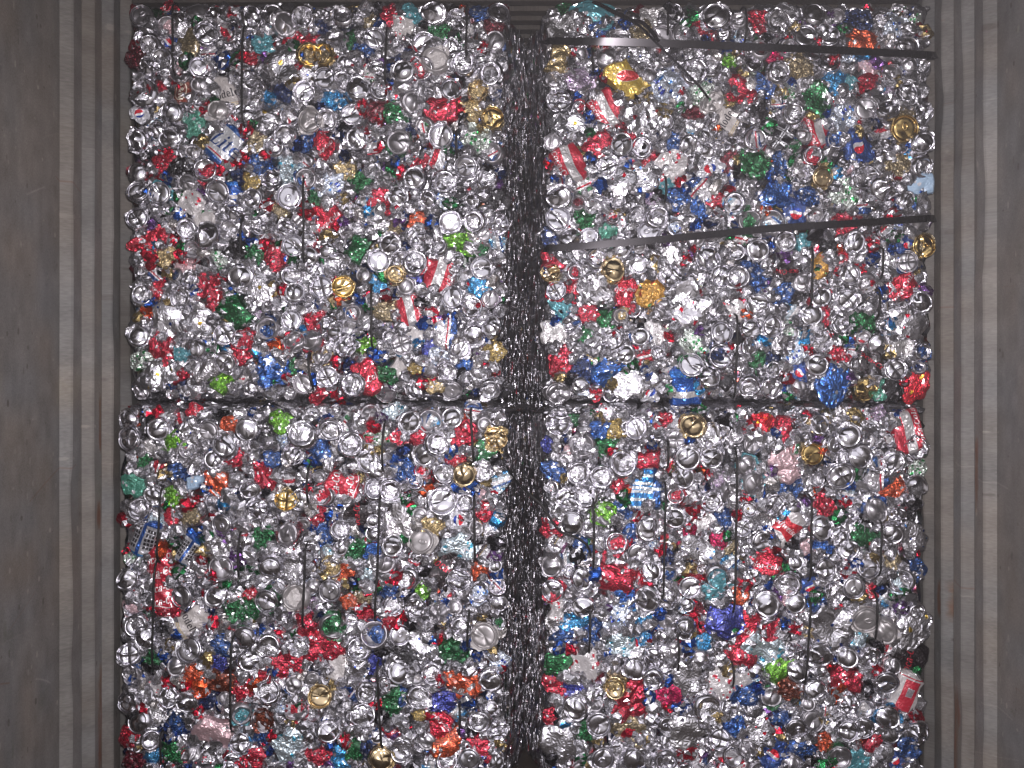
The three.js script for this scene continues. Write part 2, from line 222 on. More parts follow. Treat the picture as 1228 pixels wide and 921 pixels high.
function wadGeometry(seed, n = 18, amp = 0.1, high = 0.5, ring = false) {
  const R = rng(seed), big = foldSet(R, 4, 0.5, 0.9, amp), fine = foldSet(R, 4, 1.3, 2.2, amp * [0.3, 0.5, 0.7][seed % 3]), tiny = foldSet(R, 4, 2.6, 4.2, amp * [0.06, 0.2, 0.42][seed % 3]), lobes = []; for (let i = 2; i < 11; i++) lobes.push([i, R() * 6.3, (0.3 / i) * R() * 1.2]);
  return creased(gridGeometry(n, (s, t) => {
    const u = s * Math.sqrt(1 - t * t / 2), v = t * Math.sqrt(1 - s * s / 2), r = Math.hypot(u, v), ph = Math.atan2(v, u), th = r * 2.15;
    let R0 = 1; for (const [k, p, a] of lobes) R0 += a * Math.cos(k * ph + p);
    let x = Math.sin(th) * Math.cos(ph), y = Math.sin(th) * Math.sin(ph), z = Math.cos(th);
    const flat = Math.pow(Math.abs(z), 0.6) * Math.sign(z);
    const wx = x + 0.18 * Math.sin(2.1 * y + 5 * R0), wy = y + 0.18 * Math.sin(2.4 * x + 2), k = foldAt(big, wx, wy, z) + foldAt(fine, wx, wy, z) + foldAt(tiny, x, y, z);
    const dip = ring ? -0.3 * (1 - sstep(0.35, 0.85, r * 1.25)) : 0;
    return [x * R0 * (1 + k * 0.35) + 0.05 * k, y * R0 * (1 + k * 0.35) - 0.05 * k, (flat * high) + k * (z > -0.2 ? 1 : 0.4) * (ring ? 0.75 : 1) + dip];
  }), 18);
}
function panelGeometry(seed, n = 18) {                // a can body pressed flat, still roughly oblong
  const R = rng(seed), big = foldSet(R, 4, 0.35, 0.7, 0.1), fine = foldSet(R, 4, 0.9, 1.8, 0.06), rag = foldSet(R, 4, 0.6, 1.6, 0.06), c = (R() - 0.5) * 0.5, w1 = R() * 6, w2 = R() * 6, pinch = 0.05 + R() * 0.15, arch = seed % 2 ? 0.25 : 0.5;
  return creased(gridGeometry(n, (s, t) => {
    const m = Math.max(Math.abs(s), Math.abs(t)), e = sstep(0.78, 1, m), k = foldAt(big, s, t, 0) + foldAt(fine, s + 0.1 * Math.sin(3 * t), t, 0);
    const px = s * (1 - pinch * Math.cos(t * 2.2 + c)) * (1 - 0.1 * t * t) + 0.08 * Math.sin(2.2 * t + w1), py = t * (1 - 0.09 * s * s) + 0.07 * Math.sin(2.6 * s + w2);
    const q = 1 - 0.05 * e * (Math.abs(s) > 0.78 && Math.abs(t) > 0.78 ? 2 : 1);
    const rg = foldAt(rag, s, t, 0) * (0.3 + 0.7 * m); return [px * q + rg, py * q - rg * 0.8 + 0.08 * s * c * 4 * t, arch * Math.cos(s * 1.45) + k * (1 - 0.5 * e) - 0.55 * e * e + c * 0.2 * s];
  }), 26);
}
const LID = [[1.07, -0.2], [1.08, -0.06], [1.05, 0.02], [1.0, 0.04], [0.96, -0.02], [0.92, -0.17], [0.88, -0.2], [0.83, -0.1], [0.78, -0.055], [0.6, -0.05], [0.4, -0.065], [0.2, -0.06], [0, -0.06]];
const BASE = [[1.26, -0.62], [1.22, -0.36], [1.1, -0.16], [0.99, -0.03], [0.94, 0], [0.89, -0.03], [0.85, -0.1], [0.76, -0.2], [0.62, -0.29], [0.44, -0.36], [0.22, -0.4], [0, -0.41]];
const POP = [[1.24, -0.6], [1.2, -0.34], [1.08, -0.14], [0.99, -0.03], [0.94, 0], [0.9, -0.04], [0.86, -0.08], [0.76, 0.0], [0.62, 0.09], [0.44, 0.16], [0.22, 0.2], [0, 0.21]];
function endGeometry(seed, profile, crush, tab) {
  const R = rng(seed), nt = 30, nr = profile.length, pos = [], idx = [], al = R() * 6.3, bend = (R() - 0.4) * 0.5 * crush, oval = 1 - R() * 0.2 * crush, ca = R() * 6.3;
  const creases = []; for (let i = 0; i < 1 + crush * 3.2; i++) creases.push([R() * 3.14, (R() - 0.5) * 1.0, (0.08 + R() * 0.2) * (R() < 0.65 ? -1 : 0.7) * crush, 0.1 + R() * 0.16, (R() - 0.5) * 0.9]);
  const bumps = foldSet(R, 3, 0.5, 1.1, 0.06 * crush);
  const put = (x, y, z) => {
    x *= oval; const q = x * Math.cos(al) + y * Math.sin(al); z -= bend * (q * q - 0.3);
    for (const [a, o, h, w, cv] of creases) { const nx = Math.cos(a), ny = Math.sin(a), tt = -x * ny + y * nx, dd = x * nx + y * ny - o + cv * tt * tt; z += h * Math.exp(-(dd * dd) / (w * w)); }
    z += foldAt(bumps, x, y, 0); return [x, y, z];
  };
  for (let i = 0; i < nr; i++) for (let j = 0; j < nt; j++) { const a = j / nt * 2 * Math.PI; pos.push(...put(profile[i][0] * Math.cos(a), profile[i][0] * Math.sin(a), profile[i][1])); }
  for (let i = 0; i < nr - 1; i++) for (let j = 0; j < nt; j++) { const a = i * nt + j, b = i * nt + (j + 1) % nt, c = a + nt, d = b + nt; idx.push(a, b, d, a, d, c); }
  let g = new THREE.BufferGeometry(); g.setAttribute('position', new THREE.Float32BufferAttribute(pos, 3)); g.setIndex(idx); g.computeVertexNormals();
  if (tab) {
    const t = new THREE.TorusGeometry(0.2, 0.065, 5, 12); t.scale(0.85, 1.35, 0.6); t.deleteAttribute('uv'); const h = new THREE.CylinderGeometry(0.09, 0.11, 0.08, 8); h.rotateX(Math.PI / 2); h.deleteAttribute('uv');
    t.translate(0, -0.16, 0.03); t.rotateZ(ca); h.translate(0, 0.08, 0); h.rotateZ(ca);
    for (const q of [t, h]) { const p = q.attributes.position; for (let i = 0; i < p.count; i++) { const b = put(p.getX(i), p.getY(i), 0); p.setXYZ(i, b[0], b[1], b[2] + p.getZ(i) - 0.03); } q.computeVertexNormals(); }
    g = mergeGeometries([g, t, h]);
  }
  return g;
}
const WADS = [], RINGS = [], PANELS = [], ENDS = [];
for (let i = 0; i < 26; i++) WADS.push(wadGeometry(200 + i, 22, 0.07 + 0.045 * ((i * 7) % 5) / 4, 0.34));
for (let i = 0; i < 14; i++) RINGS.push(wadGeometry(300 + i, 16, 0.085, 0.4, true));
for (let i = 0; i < 14; i++) PANELS.push(panelGeometry(400 + i));
for (let i = 0; i < 24; i++) { const k = i % 3, crush = [0.4, 0.6, 0.85, 1.2][Math.floor(i / 3) % 4]; ENDS.push(endGeometry(500 + i, [LID, BASE, POP][k], crush, k === 0 && i % 2 === 0)); }

// ---------------------------------------------------------------- what the photograph shows: "x y KIND print size angle"; E = can end showing, W = crumpled can, B = flattened can body
const SEEN = [`
198 8 W r .8;183 56 E s;201 50 W gl .9;163 67 W dr;196 73 E s 1.1;181 80 E s;227 54 B go 1.2 -25;247 41 E s;301 23 E s 1.2;327 20 E s;342 30 E sr 1.1;364 20 E s;352 42 W r .9;316 52 W t;372 68 E go;338 76 W s 1.5;303 68 W r .8;172 112 E sr 1.35;186 108 W r .9;217 109 B aw 1 -8;270 112 B mo 1.25 15;306 107 E s;342 112 B n .95 60;365 110 E s;167 136 W gw .8;206 134 E s;230 150 W mi 1.1;261 133 E w;319 136 W s 1.4;372 144 E w 1.1;164 170 E s;205 167 E s;270 174 B li 1.5 -38;308 168 W go;329 176 E s;342 163 E s;366 171 W b;198 193 W r 1.05;212 202 W bk .9;247 205 E r;311 198 W b 1.1;346 204 W ts 1.15;325 216 E s;300 217 W y .8;284 209 B n .8 20;262 231 E s;303 239 E s;348 236 E s 1.2;166 231 E s;192 231 E t;230 246 W wr 1.2;278 231 B bw .8 5;379 240 W g .9;388 174 W r2 1;
411 20 E s;443 26 W go .8;466 16 W r .9;477 30 B wr .7 -20;493 15 B t .9 40;489 32 B w .6 -30;521 16 E s 1.1;525 36 W g 1;548 24 E s;574 14 W b .8;598 16 E s;591 34 W dr .9;593 50 E b;450 46 E s;436 57 W b .8;386 65 E go;522 72 E w 1.2;504 83 E r;484 87 E s;555 76 E s 1.1;588 90 E s 1.1;412 98 E s;430 106 E s 1.05;390 95 E s;397 117 W k 1.25;422 138 E s;393 144 E s;450 130 W dr;474 134 W g;479 173 E g 1.05;529 132 B r 1.25 85;541 109 E r;574 109 E ch;565 132 W ch;590 141 E go .95;529 163 E s 1.15;572 166 W gs 1.2;550 168 W b .7;427 168 E s;560 201 E s 1.1;583 214 E s;412 203 B ch .9 80;431 219 W g;397 222 W bv 1.1;497 214 E s;533 217 E s;460 237 W r 1.35;477 236 E s;503 194 W r .8;592 236 W bk;
164 263 E s 1.1;223 275 E s;247 282 E s 1.1;280 254 E s;345 275 E s;353 296 E s;178 291 W r2 1.4;246 263 B w .9 80;197 306 W ch;281 300 W bk 1.1;305 305 W g .9;331 308 W r 1.2;171 353 E s;190 347 W r2 .8;291 332 E s 1.35;249 342 W r 1.1;258 360 W r .9;282 374 B g 1.3 40;350 330 E s 1.05;354 351 E sr;350 385 E s 1.05;322 395 E b;216 358 E s;200 388 W s 1.5;166 403 E s;270 401 E s;293 407 E r;353 410 E r;373 408 E r;192 420 W r 1.3;216 425 W t .6;325 444 W bb 1.5;270 435 E s;189 449 W sg 1.3;265 458 B l .9 -35;246 444 B s2 1;221 466 W n .9;287 422 W r;240 388 W s 1.2;312 345 W s 1.2;
392 262 W r2 1.25;428 297 B g 1.1 -30;468 293 E s 1.1;502 267 W o 1.05;499 282 E s;470 278 W go .9;542 267 E s;568 266 E s;549 290 W l 1.1;455 313 E s;484 313 E s;498 314 E s;405 315 E s;526 328 B c 1.5 -9;489 368 B c 1.25 24;525 378 B c .95 88;578 321 E s;474 330 E ch .9;451 340 W k;496 328 W vi .8;575 343 W k 1;386 346 E s;403 341 W r .8;413 344 E go;460 373 B go 1 88;378 388 W r 1.15;394 397 E s 1.15;415 415 E s;438 414 W l .8;541 357 E s;565 368 E s;568 403 E s;588 391 E s;498 401 B w .8 70;518 415 W vi .85;527 430 W bv;593 420 W y .95;393 452 E s;424 461 E s 1.05;439 452 B r2 1.2 20;478 441 B w .9;497 441 W y .6;461 450 W g .9;536 445 E s;555 439 W bb .8;587 467 E s 1.05;381 468 W r;535 400 W s 1.2`,
`678 9 W g .9;711 16 W t 1.5;672 33 W s 1.1;697 30 W s;721 34 W b .8;781 19 W w2 1.2;770 38 W go 1.1;841 33 W r .8;857 20 E s 1.3;670 70 B ch 1 -20;697 95 W pu 1.2;751 95 B fa 1.5 40;728 130 B c 1.4 -140;670 121 E s 1.1;803 106 W bv 1.6;831 66 E s;833 87 E s 1.05;843 108 W gs 1.1;885 108 W r 1.3;854 123 E w 1.05;873 138 B mo 1.2 58;835 136 W dr .9;873 71 W l .8;770 140 W s 1.6;746 174 E r 1.1;769 176 E s 1.05;718 174 W r 1.2;683 195 B c 1.4 -150;728 199 E s;827 176 E s;811 171 W b .9;805 198 W wr 1.3;852 201 W gw;740 214 W s 1.4;797 220 W t;670 236 E s 1.1;814 239 W b 1;860 239 W r .8;776 214 W s 1;840 226 W s 1.2;690 148 W s 1.2;
912 24 W r 1;945 12 W r 1;934 27 E s 1.05;991 42 E s 1.15;964 46 E s;1029 24 W n 1.2;1037 49 B o 1.3 85;1074 30 W bv 1.1;1089 57 E s;918 100 W b;933 87 E s;931 69 W ma .8;959 79 W go 1.1;993 75 E s;999 98 W k 1.1;1044 98 W r;978 117 W g 1.3;984 152 B c 1.2 -160;915 136 W bk 1.05;938 163 B ks 1.1;952 137 E s;1013 141 W bv 1.2;1028 176 W gl 1.35;1063 133 E s 1.15;1088 111 E s;1115 136 E s .95;1082 141 W go 1.1;1085 155 E go 1.1;1109 172 E s 1.05;1080 197 W go 1.05;1105 201 E s;907 195 W g 1.35;937 197 W b;959 208 E s;987 212 E ch;1037 212 E s 1.1;1060 225 E s 1.3;1104 220 B lb 1 88;932 233 W bb 1.35;1013 231 W gs 1.2;968 235 W b 1;1022 98 W t .7;
765 260 E s;778 278 E s 1.1;788 262 E s;702 263 W g 1;670 263 E s 1.1;835 251 W bb 1;659 284 W n 1;730 279 W mi .9;657 313 W r 1.05;659 328 E ch .9;692 306 E s;735 324 E ch 1.05;848 311 E s 1.2;803 308 W s 1.2;667 350 E r;716 346 W s 1.5;750 351 W r2 1;781 351 W yo 1.2;803 331 E s;864 331 E s 1.1;884 333 E s;675 370 W t 1.1;705 376 W r .9;827 365 W sr 1.7;879 368 B wr 1.1;724 382 B g 1 85;702 400 W g .8;734 407 E s 1.15;727 441 B bb 1.25 -45;700 441 W n .95;664 400 W w2 1.2;672 433 W r 1.1;865 400 E s;863 427 E n 1.1;827 438 E g 1.15;820 465 B bw 1.35 5;754 460 W s 1.3;781 468 W gw;670 470 E s2 1.3;830 411 W gs 1.1;790 400 W w2 1.1;
953 256 W gl 1.2;1016 270 B r 1.2 84;941 290 E s;908 300 E s;964 290 B t .7 20;995 296 W bk .8;1024 292 E s;1108 294 E go;1088 293 W gl .8;906 330 W b 1.3;946 324 W kr;983 319 W yo 1.15;1018 330 E s;1017 359 E s;1081 343 W r2 1.35;1065 315 W s 1.1;908 365 E s 1.05;940 351 W b;983 358 E r;972 378 E s;989 381 W r .8;1006 387 E s;1037 384 B g .95 80;1086 387 W s 1.5;985 410 E s;1054 414 E s;902 392 E s;925 392 E s;1084 416 W w2 1.2;1008 427 W r .9;956 422 W bv;907 433 W g .95;1046 435 W kr 1.1;1073 442 E s;979 438 E s;959 446 W gl .9;999 459 W bb 1.6;1040 467 E go;1073 465 W bk 1;1100 463 W ry 1.3;899 463 E s;925 465 E s;1056 466 W mi .9`,
`153 503 E s;157 525 E s 1.1;179 512 W bk;191 515 E s;209 529 W l .9;226 518 W sb;274 511 W o .8;270 532 E s 1.3;297 515 E s;317 529 W bk .8;336 506 W l 1;363 521 E s 1.15;377 534 W b .8;353 545 E s;235 557 E s;214 567 W b .9;229 572 B lb .8;160 582 W mi 1.05;259 578 W o 1.1;315 570 W r 1.15;279 549 W r .9;325 551 W b .8;301 587 E s;168 610 E s;186 594 E s;207 593 W l .8;343 599 E go;361 599 E s;309 610 E s;229 620 W go .8;267 628 E s;171 645 B cb 1.4;225 660 B cb 1.1 -35;191 678 B cs 1.15 10;263 656 W s 1.2;315 646 W g 1;347 640 E dr;347 662 B sr .9 85;325 682 E s 1.1;352 684 W s 1.1;150 694 E s;195 713 B cs 1.2 4;260 713 E s;278 720 W sr .8;220 716 E s;355 716 E w 1.1;
396 515 E s 1.05;385 542 B b 1 20;438 521 W r .9;453 526 W gs .9;422 532 E s 1.15;442 552 E s;450 565 E s;500 522 W r;491 507 E s;525 532 E s;508 546 E s;557 523 W r 1.2;594 525 E ch 1.05;580 542 W g;544 553 W r .9;484 564 W b 1;533 568 E s;557 570 E ch;578 564 E s;411 583 B cs 1.25 80;450 586 E s;468 589 E s;430 616 B kr 1.1 84;530 599 E s 1.35;559 602 E s 1.05;381 618 W r .8;409 635 E s;388 641 W b;549 624 W gw;479 627 W s 1.6;518 631 W ch;470 654 E s;506 648 E w 1.15;427 659 W g 1;447 662 W bb .8;549 659 W ts 1.45;416 689 B o .9 -15;398 708 E s 1.05;489 694 E s;536 686 B kr 1.35 -40;550 694 E s;575 686 B o .8 5;503 713 W l .9;470 711 W b .8;434 717 W go .8;418 722 W o .7;
200 731 W r 1.15;228 746 B mo 1.2 -62;283 729 W g 1.1;303 732 W g .8;154 784 E s 1.05;170 794 W b .8;183 789 W g 1;228 779 E s 1.25;267 774 W b 1;293 765 E s;323 774 E s;300 792 E s;359 774 E s;343 796 W r 1.35;366 755 B r 1.1 -10;233 809 W o 1.05;267 818 B br 1.1 75;262 796 W vi .8;291 827 W r2 .9;202 836 E s;152 842 E s;224 842 E s 1.1;250 842 W n .7;322 827 E s;291 856 E t;315 863 E br;212 866 B b 1;149 885 W r;183 885 E s;178 903 B k 1;207 902 W g 1;257 878 B pk 1.35 70;306 909 W r .9;310 887 W b .9;346 892 W ts 1.4;159 914 W dr .9;165 750 E s;175 765 E s;
466 743 W r .8;449 760 E b 1.25;479 762 E s;504 770 W s 1.2;401 750 E g 1.3;399 779 W r;378 775 B r 1.2 -20;483 785 W bk 1.1;542 782 W g 1.35;472 726 E s;498 729 E s;554 753 E s;581 762 E w 1.3;406 801 B w 1.1 -30;428 801 W s;447 796 W vi .8;478 806 E s;518 808 E s;549 818 W o 1.3;568 826 W o .9;600 794 W bv;588 814 E s;384 834 E ch;440 830 E s;471 842 W g 1.1;488 834 W b .9;504 837 E s;531 842 W vi 1.05;502 856 W y .7;434 858 E s 1.2;394 876 E s;574 863 E s 1.05;528 870 W r2 1.1;538 893 B o 1.25;536 911 E s;576 897 B r 1.2 60;564 909 E s;425 902 W g .9;406 909 B k 1 5;459 909 E ch;483 899 E s;442 904 W n;382 906 W r`,
`671 507 E s 1.1;721 515 W bb .9;727 534 W g 1.05;740 515 W y .9;762 513 E s;792 506 W r .9;830 511 E ch 1.1;854 523 E s 1.2;658 532 W vi .7;747 555 E s 1.2;693 567 E s;721 572 E s 1.05;666 564 W b 1;778 552 B r .9 88;776 586 B bs 1.6 0;825 548 E s 1.1;854 548 E s 1.1;820 572 E s;681 597 E s;702 595 E s;743 583 W r 1;724 616 E l 1.1;778 633 E s 1.1;810 620 E s;853 602 E s 1.05;867 620 W b .9;745 612 W b .9;757 640 W b .8;660 635 W r 1.05;685 627 E s 1.05;700 656 W b 1;739 652 E r;825 643 B ma .8 -15;863 648 W ma .9;875 656 W go .8;835 660 W s 1.2;735 694 B r 1.5 80;762 690 W r 1;782 684 E s 1.05;698 694 E s;664 708 E r;857 706 W t 1.35;860 692 E s 1.05;827 703 E r;754 716 W bb 1;776 719 E s 1.2;800 668 W n .7;
915 510 W ry;942 518 B r 1.05 20;940 559 W pk 1.4;972 544 E go;1016 521 E s 1.1;1001 533 E s;1090 518 B c 1.4 20;1098 537 E s;1031 548 E s 1.1;1048 553 E s;1071 553 E s;1105 561 W gs .9;896 556 E t;904 580 E t;949 584 W b 1.2;1007 570 E s 1.2;1073 583 W o 1.1;1102 586 E s;930 605 E s;986 607 W r 1.05;942 632 B bo 1.35 -42;1050 610 E bb 1.3;984 632 E s 1.05;1005 643 E s;1037 643 W g 1.1;913 648 E s 1.1;1067 640 E s;989 654 W bb .9;919 675 W r2 1.2;1017 659 E s;989 682 E s;1040 681 E s;1066 675 W go;1100 684 W b .9;944 700 E s 1.05;970 705 W gl;1023 703 E s;999 711 E s;885 712 W o .9;1054 570 W s 1.2;1095 645 W s 1.2;
699 728 E s;741 741 W bv 1.2;669 796 W g 1.1;698 798 W wr 1.5;746 772 W ts 1.2;770 765 W k .9;770 742 W k .8;784 789 E s;761 803 E s;782 815 E s 1.05;820 753 E s;870 743 W vi 1.5;689 849 E s 1.45;665 822 W r;688 827 W vi .9;737 824 E ch;758 842 W r 1.6;801 834 W ma 1.2;825 813 W s 1.4;863 822 W wr 1.2;849 849 E s 1.3;717 868 E s 1.05;702 878 W g .9;753 878 W go 1.4;825 878 W s 1.5;722 909 E s;743 899 E s;762 909 E s;798 911 E s;671 890 W s 1.4;862 885 E s;880 870 W bb 1;689 744 W k 1;708 748 B b .9;680 764 W b 1;710 770 W b .8;664 866 W r;843 772 W k .8;668 732 B wr .8;
981 729 W b;918 724 E s 1.2;952 723 E pk;894 751 B r2 1.2 -40;887 782 W r 1.35;918 782 W ts 1.7;923 754 E r;938 803 B l 1.1 -60;957 803 E s;998 753 W s 1.6;983 784 E s 1.25;1015 788 E s;1043 786 E s;1036 743 E w 1.15;1060 758 E w 1.1;1092 755 W s 1.5;1096 789 B kr 1.3 70;1088 832 B wb 1.5 -22;1017 815 B r 1.2 75;1062 818 E s 1.1;947 825 W br 1.05;976 827 E s;894 834 W b 1.1;1064 858 E k 1.15;1017 875 E s;1034 873 E s;954 873 E s;928 906 W gl 1.3;990 892 W o .9;1005 906 E g 1.05;1031 914 W t 1.1;1098 878 E s;1074 914 W gl .9;1048 890 B r .8 -30;1091 897 W b .9;910 875 W sr 1.2;972 760 W ch .7`,
].map((s) => s.split(';').map((r) => r.trim()).filter(Boolean).map((r) => { const [x, y, kind, print, size = '1', angle] = r.split(/\s+/); return { x: +x, y: +y, kind, print, size: +size, angle: angle === undefined ? null : +angle }; }));

// ---------------------------------------------------------------- bales
const UP = new THREE.Vector3(0, 0, 1);
const wadOf = (print, V) => { const i = V % WADS.length, bare = print[0] === 's' || print[0] === 'w'; return bare && (200 + i) % 3 === 2 ? (i + 1) % 24 : i; };   // bare metal bends in larger folds
const FILL = ['s', 'sr', 's2', 'sb', 'sr', 'sb', 'sg', 'sk', 's', 'm1', 'm2', 'm3', 'm4', 'm5', 'm6', 'm1', 'm2', 'm4', 'm6', 'bv', 'wr', 'n', 'r', 'bk', 'ts', 'w2', 'gs', 'ch', 's2', 'r2', 'b', 'dr', 'r', 'pu', 'go', 'pk', 'g'];
const LOOSE = [['#b4b2b7', 50], ['#8f8d92', 30], ['#a81c32', 9], ['#22468a', 6], ['#1c5e34', 4], ['#94825a', 4], ['#6a4a80', 2], ['#bdb8b6', 3], ['#1c1a1e', 4], ['#3480b0', 1], ['#b84c2a', 1], ['#16264e', 2]].flatMap(([c, n]) => Array(n).fill(new THREE.Color(c)));
const loosePiece = []; for (let i = 0; i < 10; i++) loosePiece.push(wadGeometry(700 + i, 9, 0.13, 0.5));
const looseMat = new THREE.MeshStandardMaterial({ vertexColors: true, metalness: 0.9, roughness: 0.22, bumpMap: crinkle, bumpScale: 0.001, side: THREE.DoubleSide });
const wireMat = new THREE.MeshStandardMaterial({ color: 0x1c1a1a, metalness: 0.5, roughness: 0.5 });
const bandMat = new THREE.MeshStandardMaterial({ color: 0x282628, metalness: 0.8, roughness: 0.2 });

function makeBale(spec, label, group, seed) {
  const { x0, x1, y0, y1, zf, inner } = spec, R = rng(seed), bale = new THREE.Group();
  bale.name = spec.name; bale.position.set((x0 + x1) / 2, y0, 0); bale.userData = { label, category: 'can bale', group };
  scene.add(bale);
  const O = bale.position, cx = (x0 + x1) / 2, cy = (y0 + y1) / 2, hw = (x1 - x0) / 2, hh = (y1 - y0) / 2, depth = 1.2;
  const bulge = (z, y) => 0.078 * sstep(0, 1.1, -z) + 0.05 * (1 - sstep(0.05, 0.5, y)) * sstep(0, 0.3, -z) + 0.05 * sstep(1.85, 2.08, y) * sstep(0, 0.3, -z);                // how far the inner side leans into the gap at depth z
  // --- core: the packed mass behind the outer cans
  const n = 70, m = 46;
  const coreP = [], coreC = [], coreI = [];
  const tone = new THREE.Color();
  function facet(nx, ny, fn) {
    const base = coreP.length / 3;
    for (let j = 0; j <= ny; j++) for (let i = 0; i <= nx; i++) {
      const p = fn(i / nx, j / ny); coreP.push(p[0] - O.x, p[1] - O.y, p[2]);
      tone.copy(LOOSE[Math.floor(vnoise(p[0] * 45 + 31, p[1] * 45 + seed, p[2] * 45 + 17) * 1.6 * LOOSE.length) % LOOSE.length]); coreC.push(tone.r, tone.g, tone.b);
    }
    for (let j = 0; j < ny; j++) for (let i = 0; i < nx; i++) { const a = base + j * (nx + 1) + i, b = a + 1, c = a + nx + 1, d = c + 1; coreI.push(a, b, d, a, d, c); }
  }
  const rough = (x, y, z, k) => (vnoise(x * 38, y * 38, z * 38 + k) - 0.5) * 0.03 + (vnoise(x * 90, y * 90, z * 90 + k) - 0.5) * 0.012;
  const IN = 0.03, side = (s, v, d) => { const y = mix(y0 + 0.01, y1 - 0.01, v), z = zf - IN - d, e = (s < 0 ? x0 : x1) - s * (s === inner ? 0.02 : 0.008) + (s === inner ? s * bulge(z, y) : 0); return [e + rough(e, y, z, 5) * (s === inner ? 0.3 : 1), y, z]; };
  facet(n, n, (u, v) => { const x = mix(x0 + IN * 0.6, x1 - IN * 0.6, u), y = mix(y0 + IN, y1 - IN, v), z = zf - IN; return [x, y, z + rough(x, y, 0, 1)]; });
  facet(m, n, (u, v) => side(1, v, u * depth)); facet(m, n, (u, v) => side(-1, v, depth * (1 - u)));
  for (const t of [1, -1]) facet(n, m, (u, v) => { const d = (t > 0 ? v : 1 - v) * depth, a = side(-1, 0, d)[0], b = side(1, 0, d)[0], x = mix(a, b, u), z = zf - IN - d, y = (t > 0 ? y1 : y0) - t * IN * 0.5; return [x, y + rough(x, 3, z, 8) * 0.6, z]; });
  facet(2, 2, (u, v) => [mix(x1, x0, u), mix(y0 + IN, y1 - IN, v), zf - IN - depth]);
  let core = new THREE.BufferGeometry(); core.setAttribute('position', new THREE.Float32BufferAttribute(coreP, 3)); core.setAttribute('color', new THREE.Float32BufferAttribute(coreC, 3)); core.setIndex(coreI);
  core = toCreasedNormals(core, 0.4); uvByPosition(core, (x, y, z) => (x + z) * 12, (x, y) => y * 12);
  part('packed_core', core, looseMat, bale).userData.kind = 'stuff';

  // --- the cans of the front, those the photograph shows first, then others between them
  const E = 0.034;                                                       // the edges of the front are rounded off
  const sites = spec.seen.map((q) => { const p = at(q.x, q.y, zf); const print = q.kind === 'W' && q.print === 's' ? ['s', 'sr', 'sb', 'sg', 'sk', 's2', 'm1', 'm2'][Math.floor(R() * 8)] : q.print; const in_ = (q.kind === 'B' ? 0.034 : 0.029) * q.size; return { ...q, print, px: Math.min(x1 - in_ * (inner > 0 ? 0.7 : 1), Math.max(x0 + in_ * (inner < 0 ? 0.7 : 1), p.x)), py: p.y, rad: 0.026 * q.size * (q.kind === 'B' ? 1.1 : 1) }; });
  const grid = new Map(), cell = 0.05, keyOf = (x, y) => Math.floor(x / cell) + ',' + Math.floor(y / cell);
  const addSite = (s) => { const k = keyOf(s.px, s.py); if (!grid.has(k)) grid.set(k, []); grid.get(k).push(s); };
  const freeAt = (x, y, r, slack) => { const i = Math.floor(x / cell), j = Math.floor(y / cell); for (let a = -2; a <= 2; a++) for (let b = -2; b <= 2; b++) for (const s of grid.get((i + a) + ',' + (j + b)) || []) if (Math.hypot(s.px - x, s.py - y) < (s.rad + r) * slack) return false; return true; };
  sites.forEach(addSite);
  for (const slack of [0.92, 0.8, 0.7, 0.6]) for (let k = 0; k < 2600; k++) {
    const x = mix(x0 + (inner < 0 ? 0.018 : 0.026), x1 - (inner > 0 ? 0.018 : 0.026), R()), y = mix(y0 + 0.014, y1 - 0.014, R()), size = mix(0.62, 1.1, R()), rad = 0.024 * size;
    if (!freeAt(x, y, rad, slack)) continue;
    const f = R(), kind = f < 0.7 ? 'E' : f < 0.9 ? 'W' : 'B';
    let print = FILL[Math.floor(R() * FILL.length)]; if (kind === 'E' && R() < 0.25) print = 's';
    const s = { px: x, py: y, size, rad, kind, print, angle: null, fill: true }; sites.push(s); addSite(s);
  }
  const hidden = [];
  sites.forEach((s, i) => {
    const ex = s.px < x0 + E ? -(1 - (s.px - x0) / E) : s.px > x1 - E ? 1 - (x1 - s.px) / E : 0, F2 = 0.05, ey = s.py < y0 + F2 ? -(1 - (s.py - y0) / F2) : s.py > y1 - F2 ? 1 - (y1 - s.py) / F2 : 0;
    const drop = Math.min(0.06, 0.03 * ex * ex + 0.05 * ey * ey);
    const normal = new THREE.Vector3(ex * 0.6 + (R() - 0.5) * 0.36, ey * 0.6 + (R() - 0.5) * 0.36, 1).normalize();
    if (s.kind !== 'E') normal.lerp(UP, 0.4).normalize();
    const q = new THREE.Quaternion().setFromUnitVectors(UP, normal), spin = s.angle === null ? R() * 6.283 : s.angle * D2R;
    q.multiply(new THREE.Quaternion().setFromAxisAngle(UP, spin));
    const z = zf - drop + (R() - 0.5) * 0.008 - (s.fill ? 0.006 : 0) + (s.kind === 'E' ? -0.001 : -0.009);
    const V = Math.floor(R() * 1000), k = s.size * mix(0.94, 1.06, R());
    if (i >= 300) { hidden.push([s, q, z, V]); return; }
    let mesh;
    if (s.kind === 'E') {
      mesh = part('crushed_can', RINGS[V % RINGS.length], MATS[s.print === 'w' ? 'w' : s.print], bale); mesh.scale.setScalar(0.0312 * Math.min(k, 1.2));
      const e = part('can_end', ENDS[(V * 7) % ENDS.length], (s.fill ? null : END[s.print]) || (V % 10 < 4 ? END.dull : END.s), mesh), kE = 0.84 + R() * 0.12;
      e.scale.setScalar(kE); e.position.set((R() - 0.5) * 0.12, (R() - 0.5) * 0.12, 0.36); e.rotation.set((R() - 0.5) * 0.35, (R() - 0.5) * 0.35, R() * 6.28);
    } else if (s.kind === 'B') {
      mesh = part('crushed_can', PANELS[V % PANELS.length], MATS[s.print], bale); mesh.scale.set(0.033 * k, 0.041 * k, 0.024 * k);
    } else {
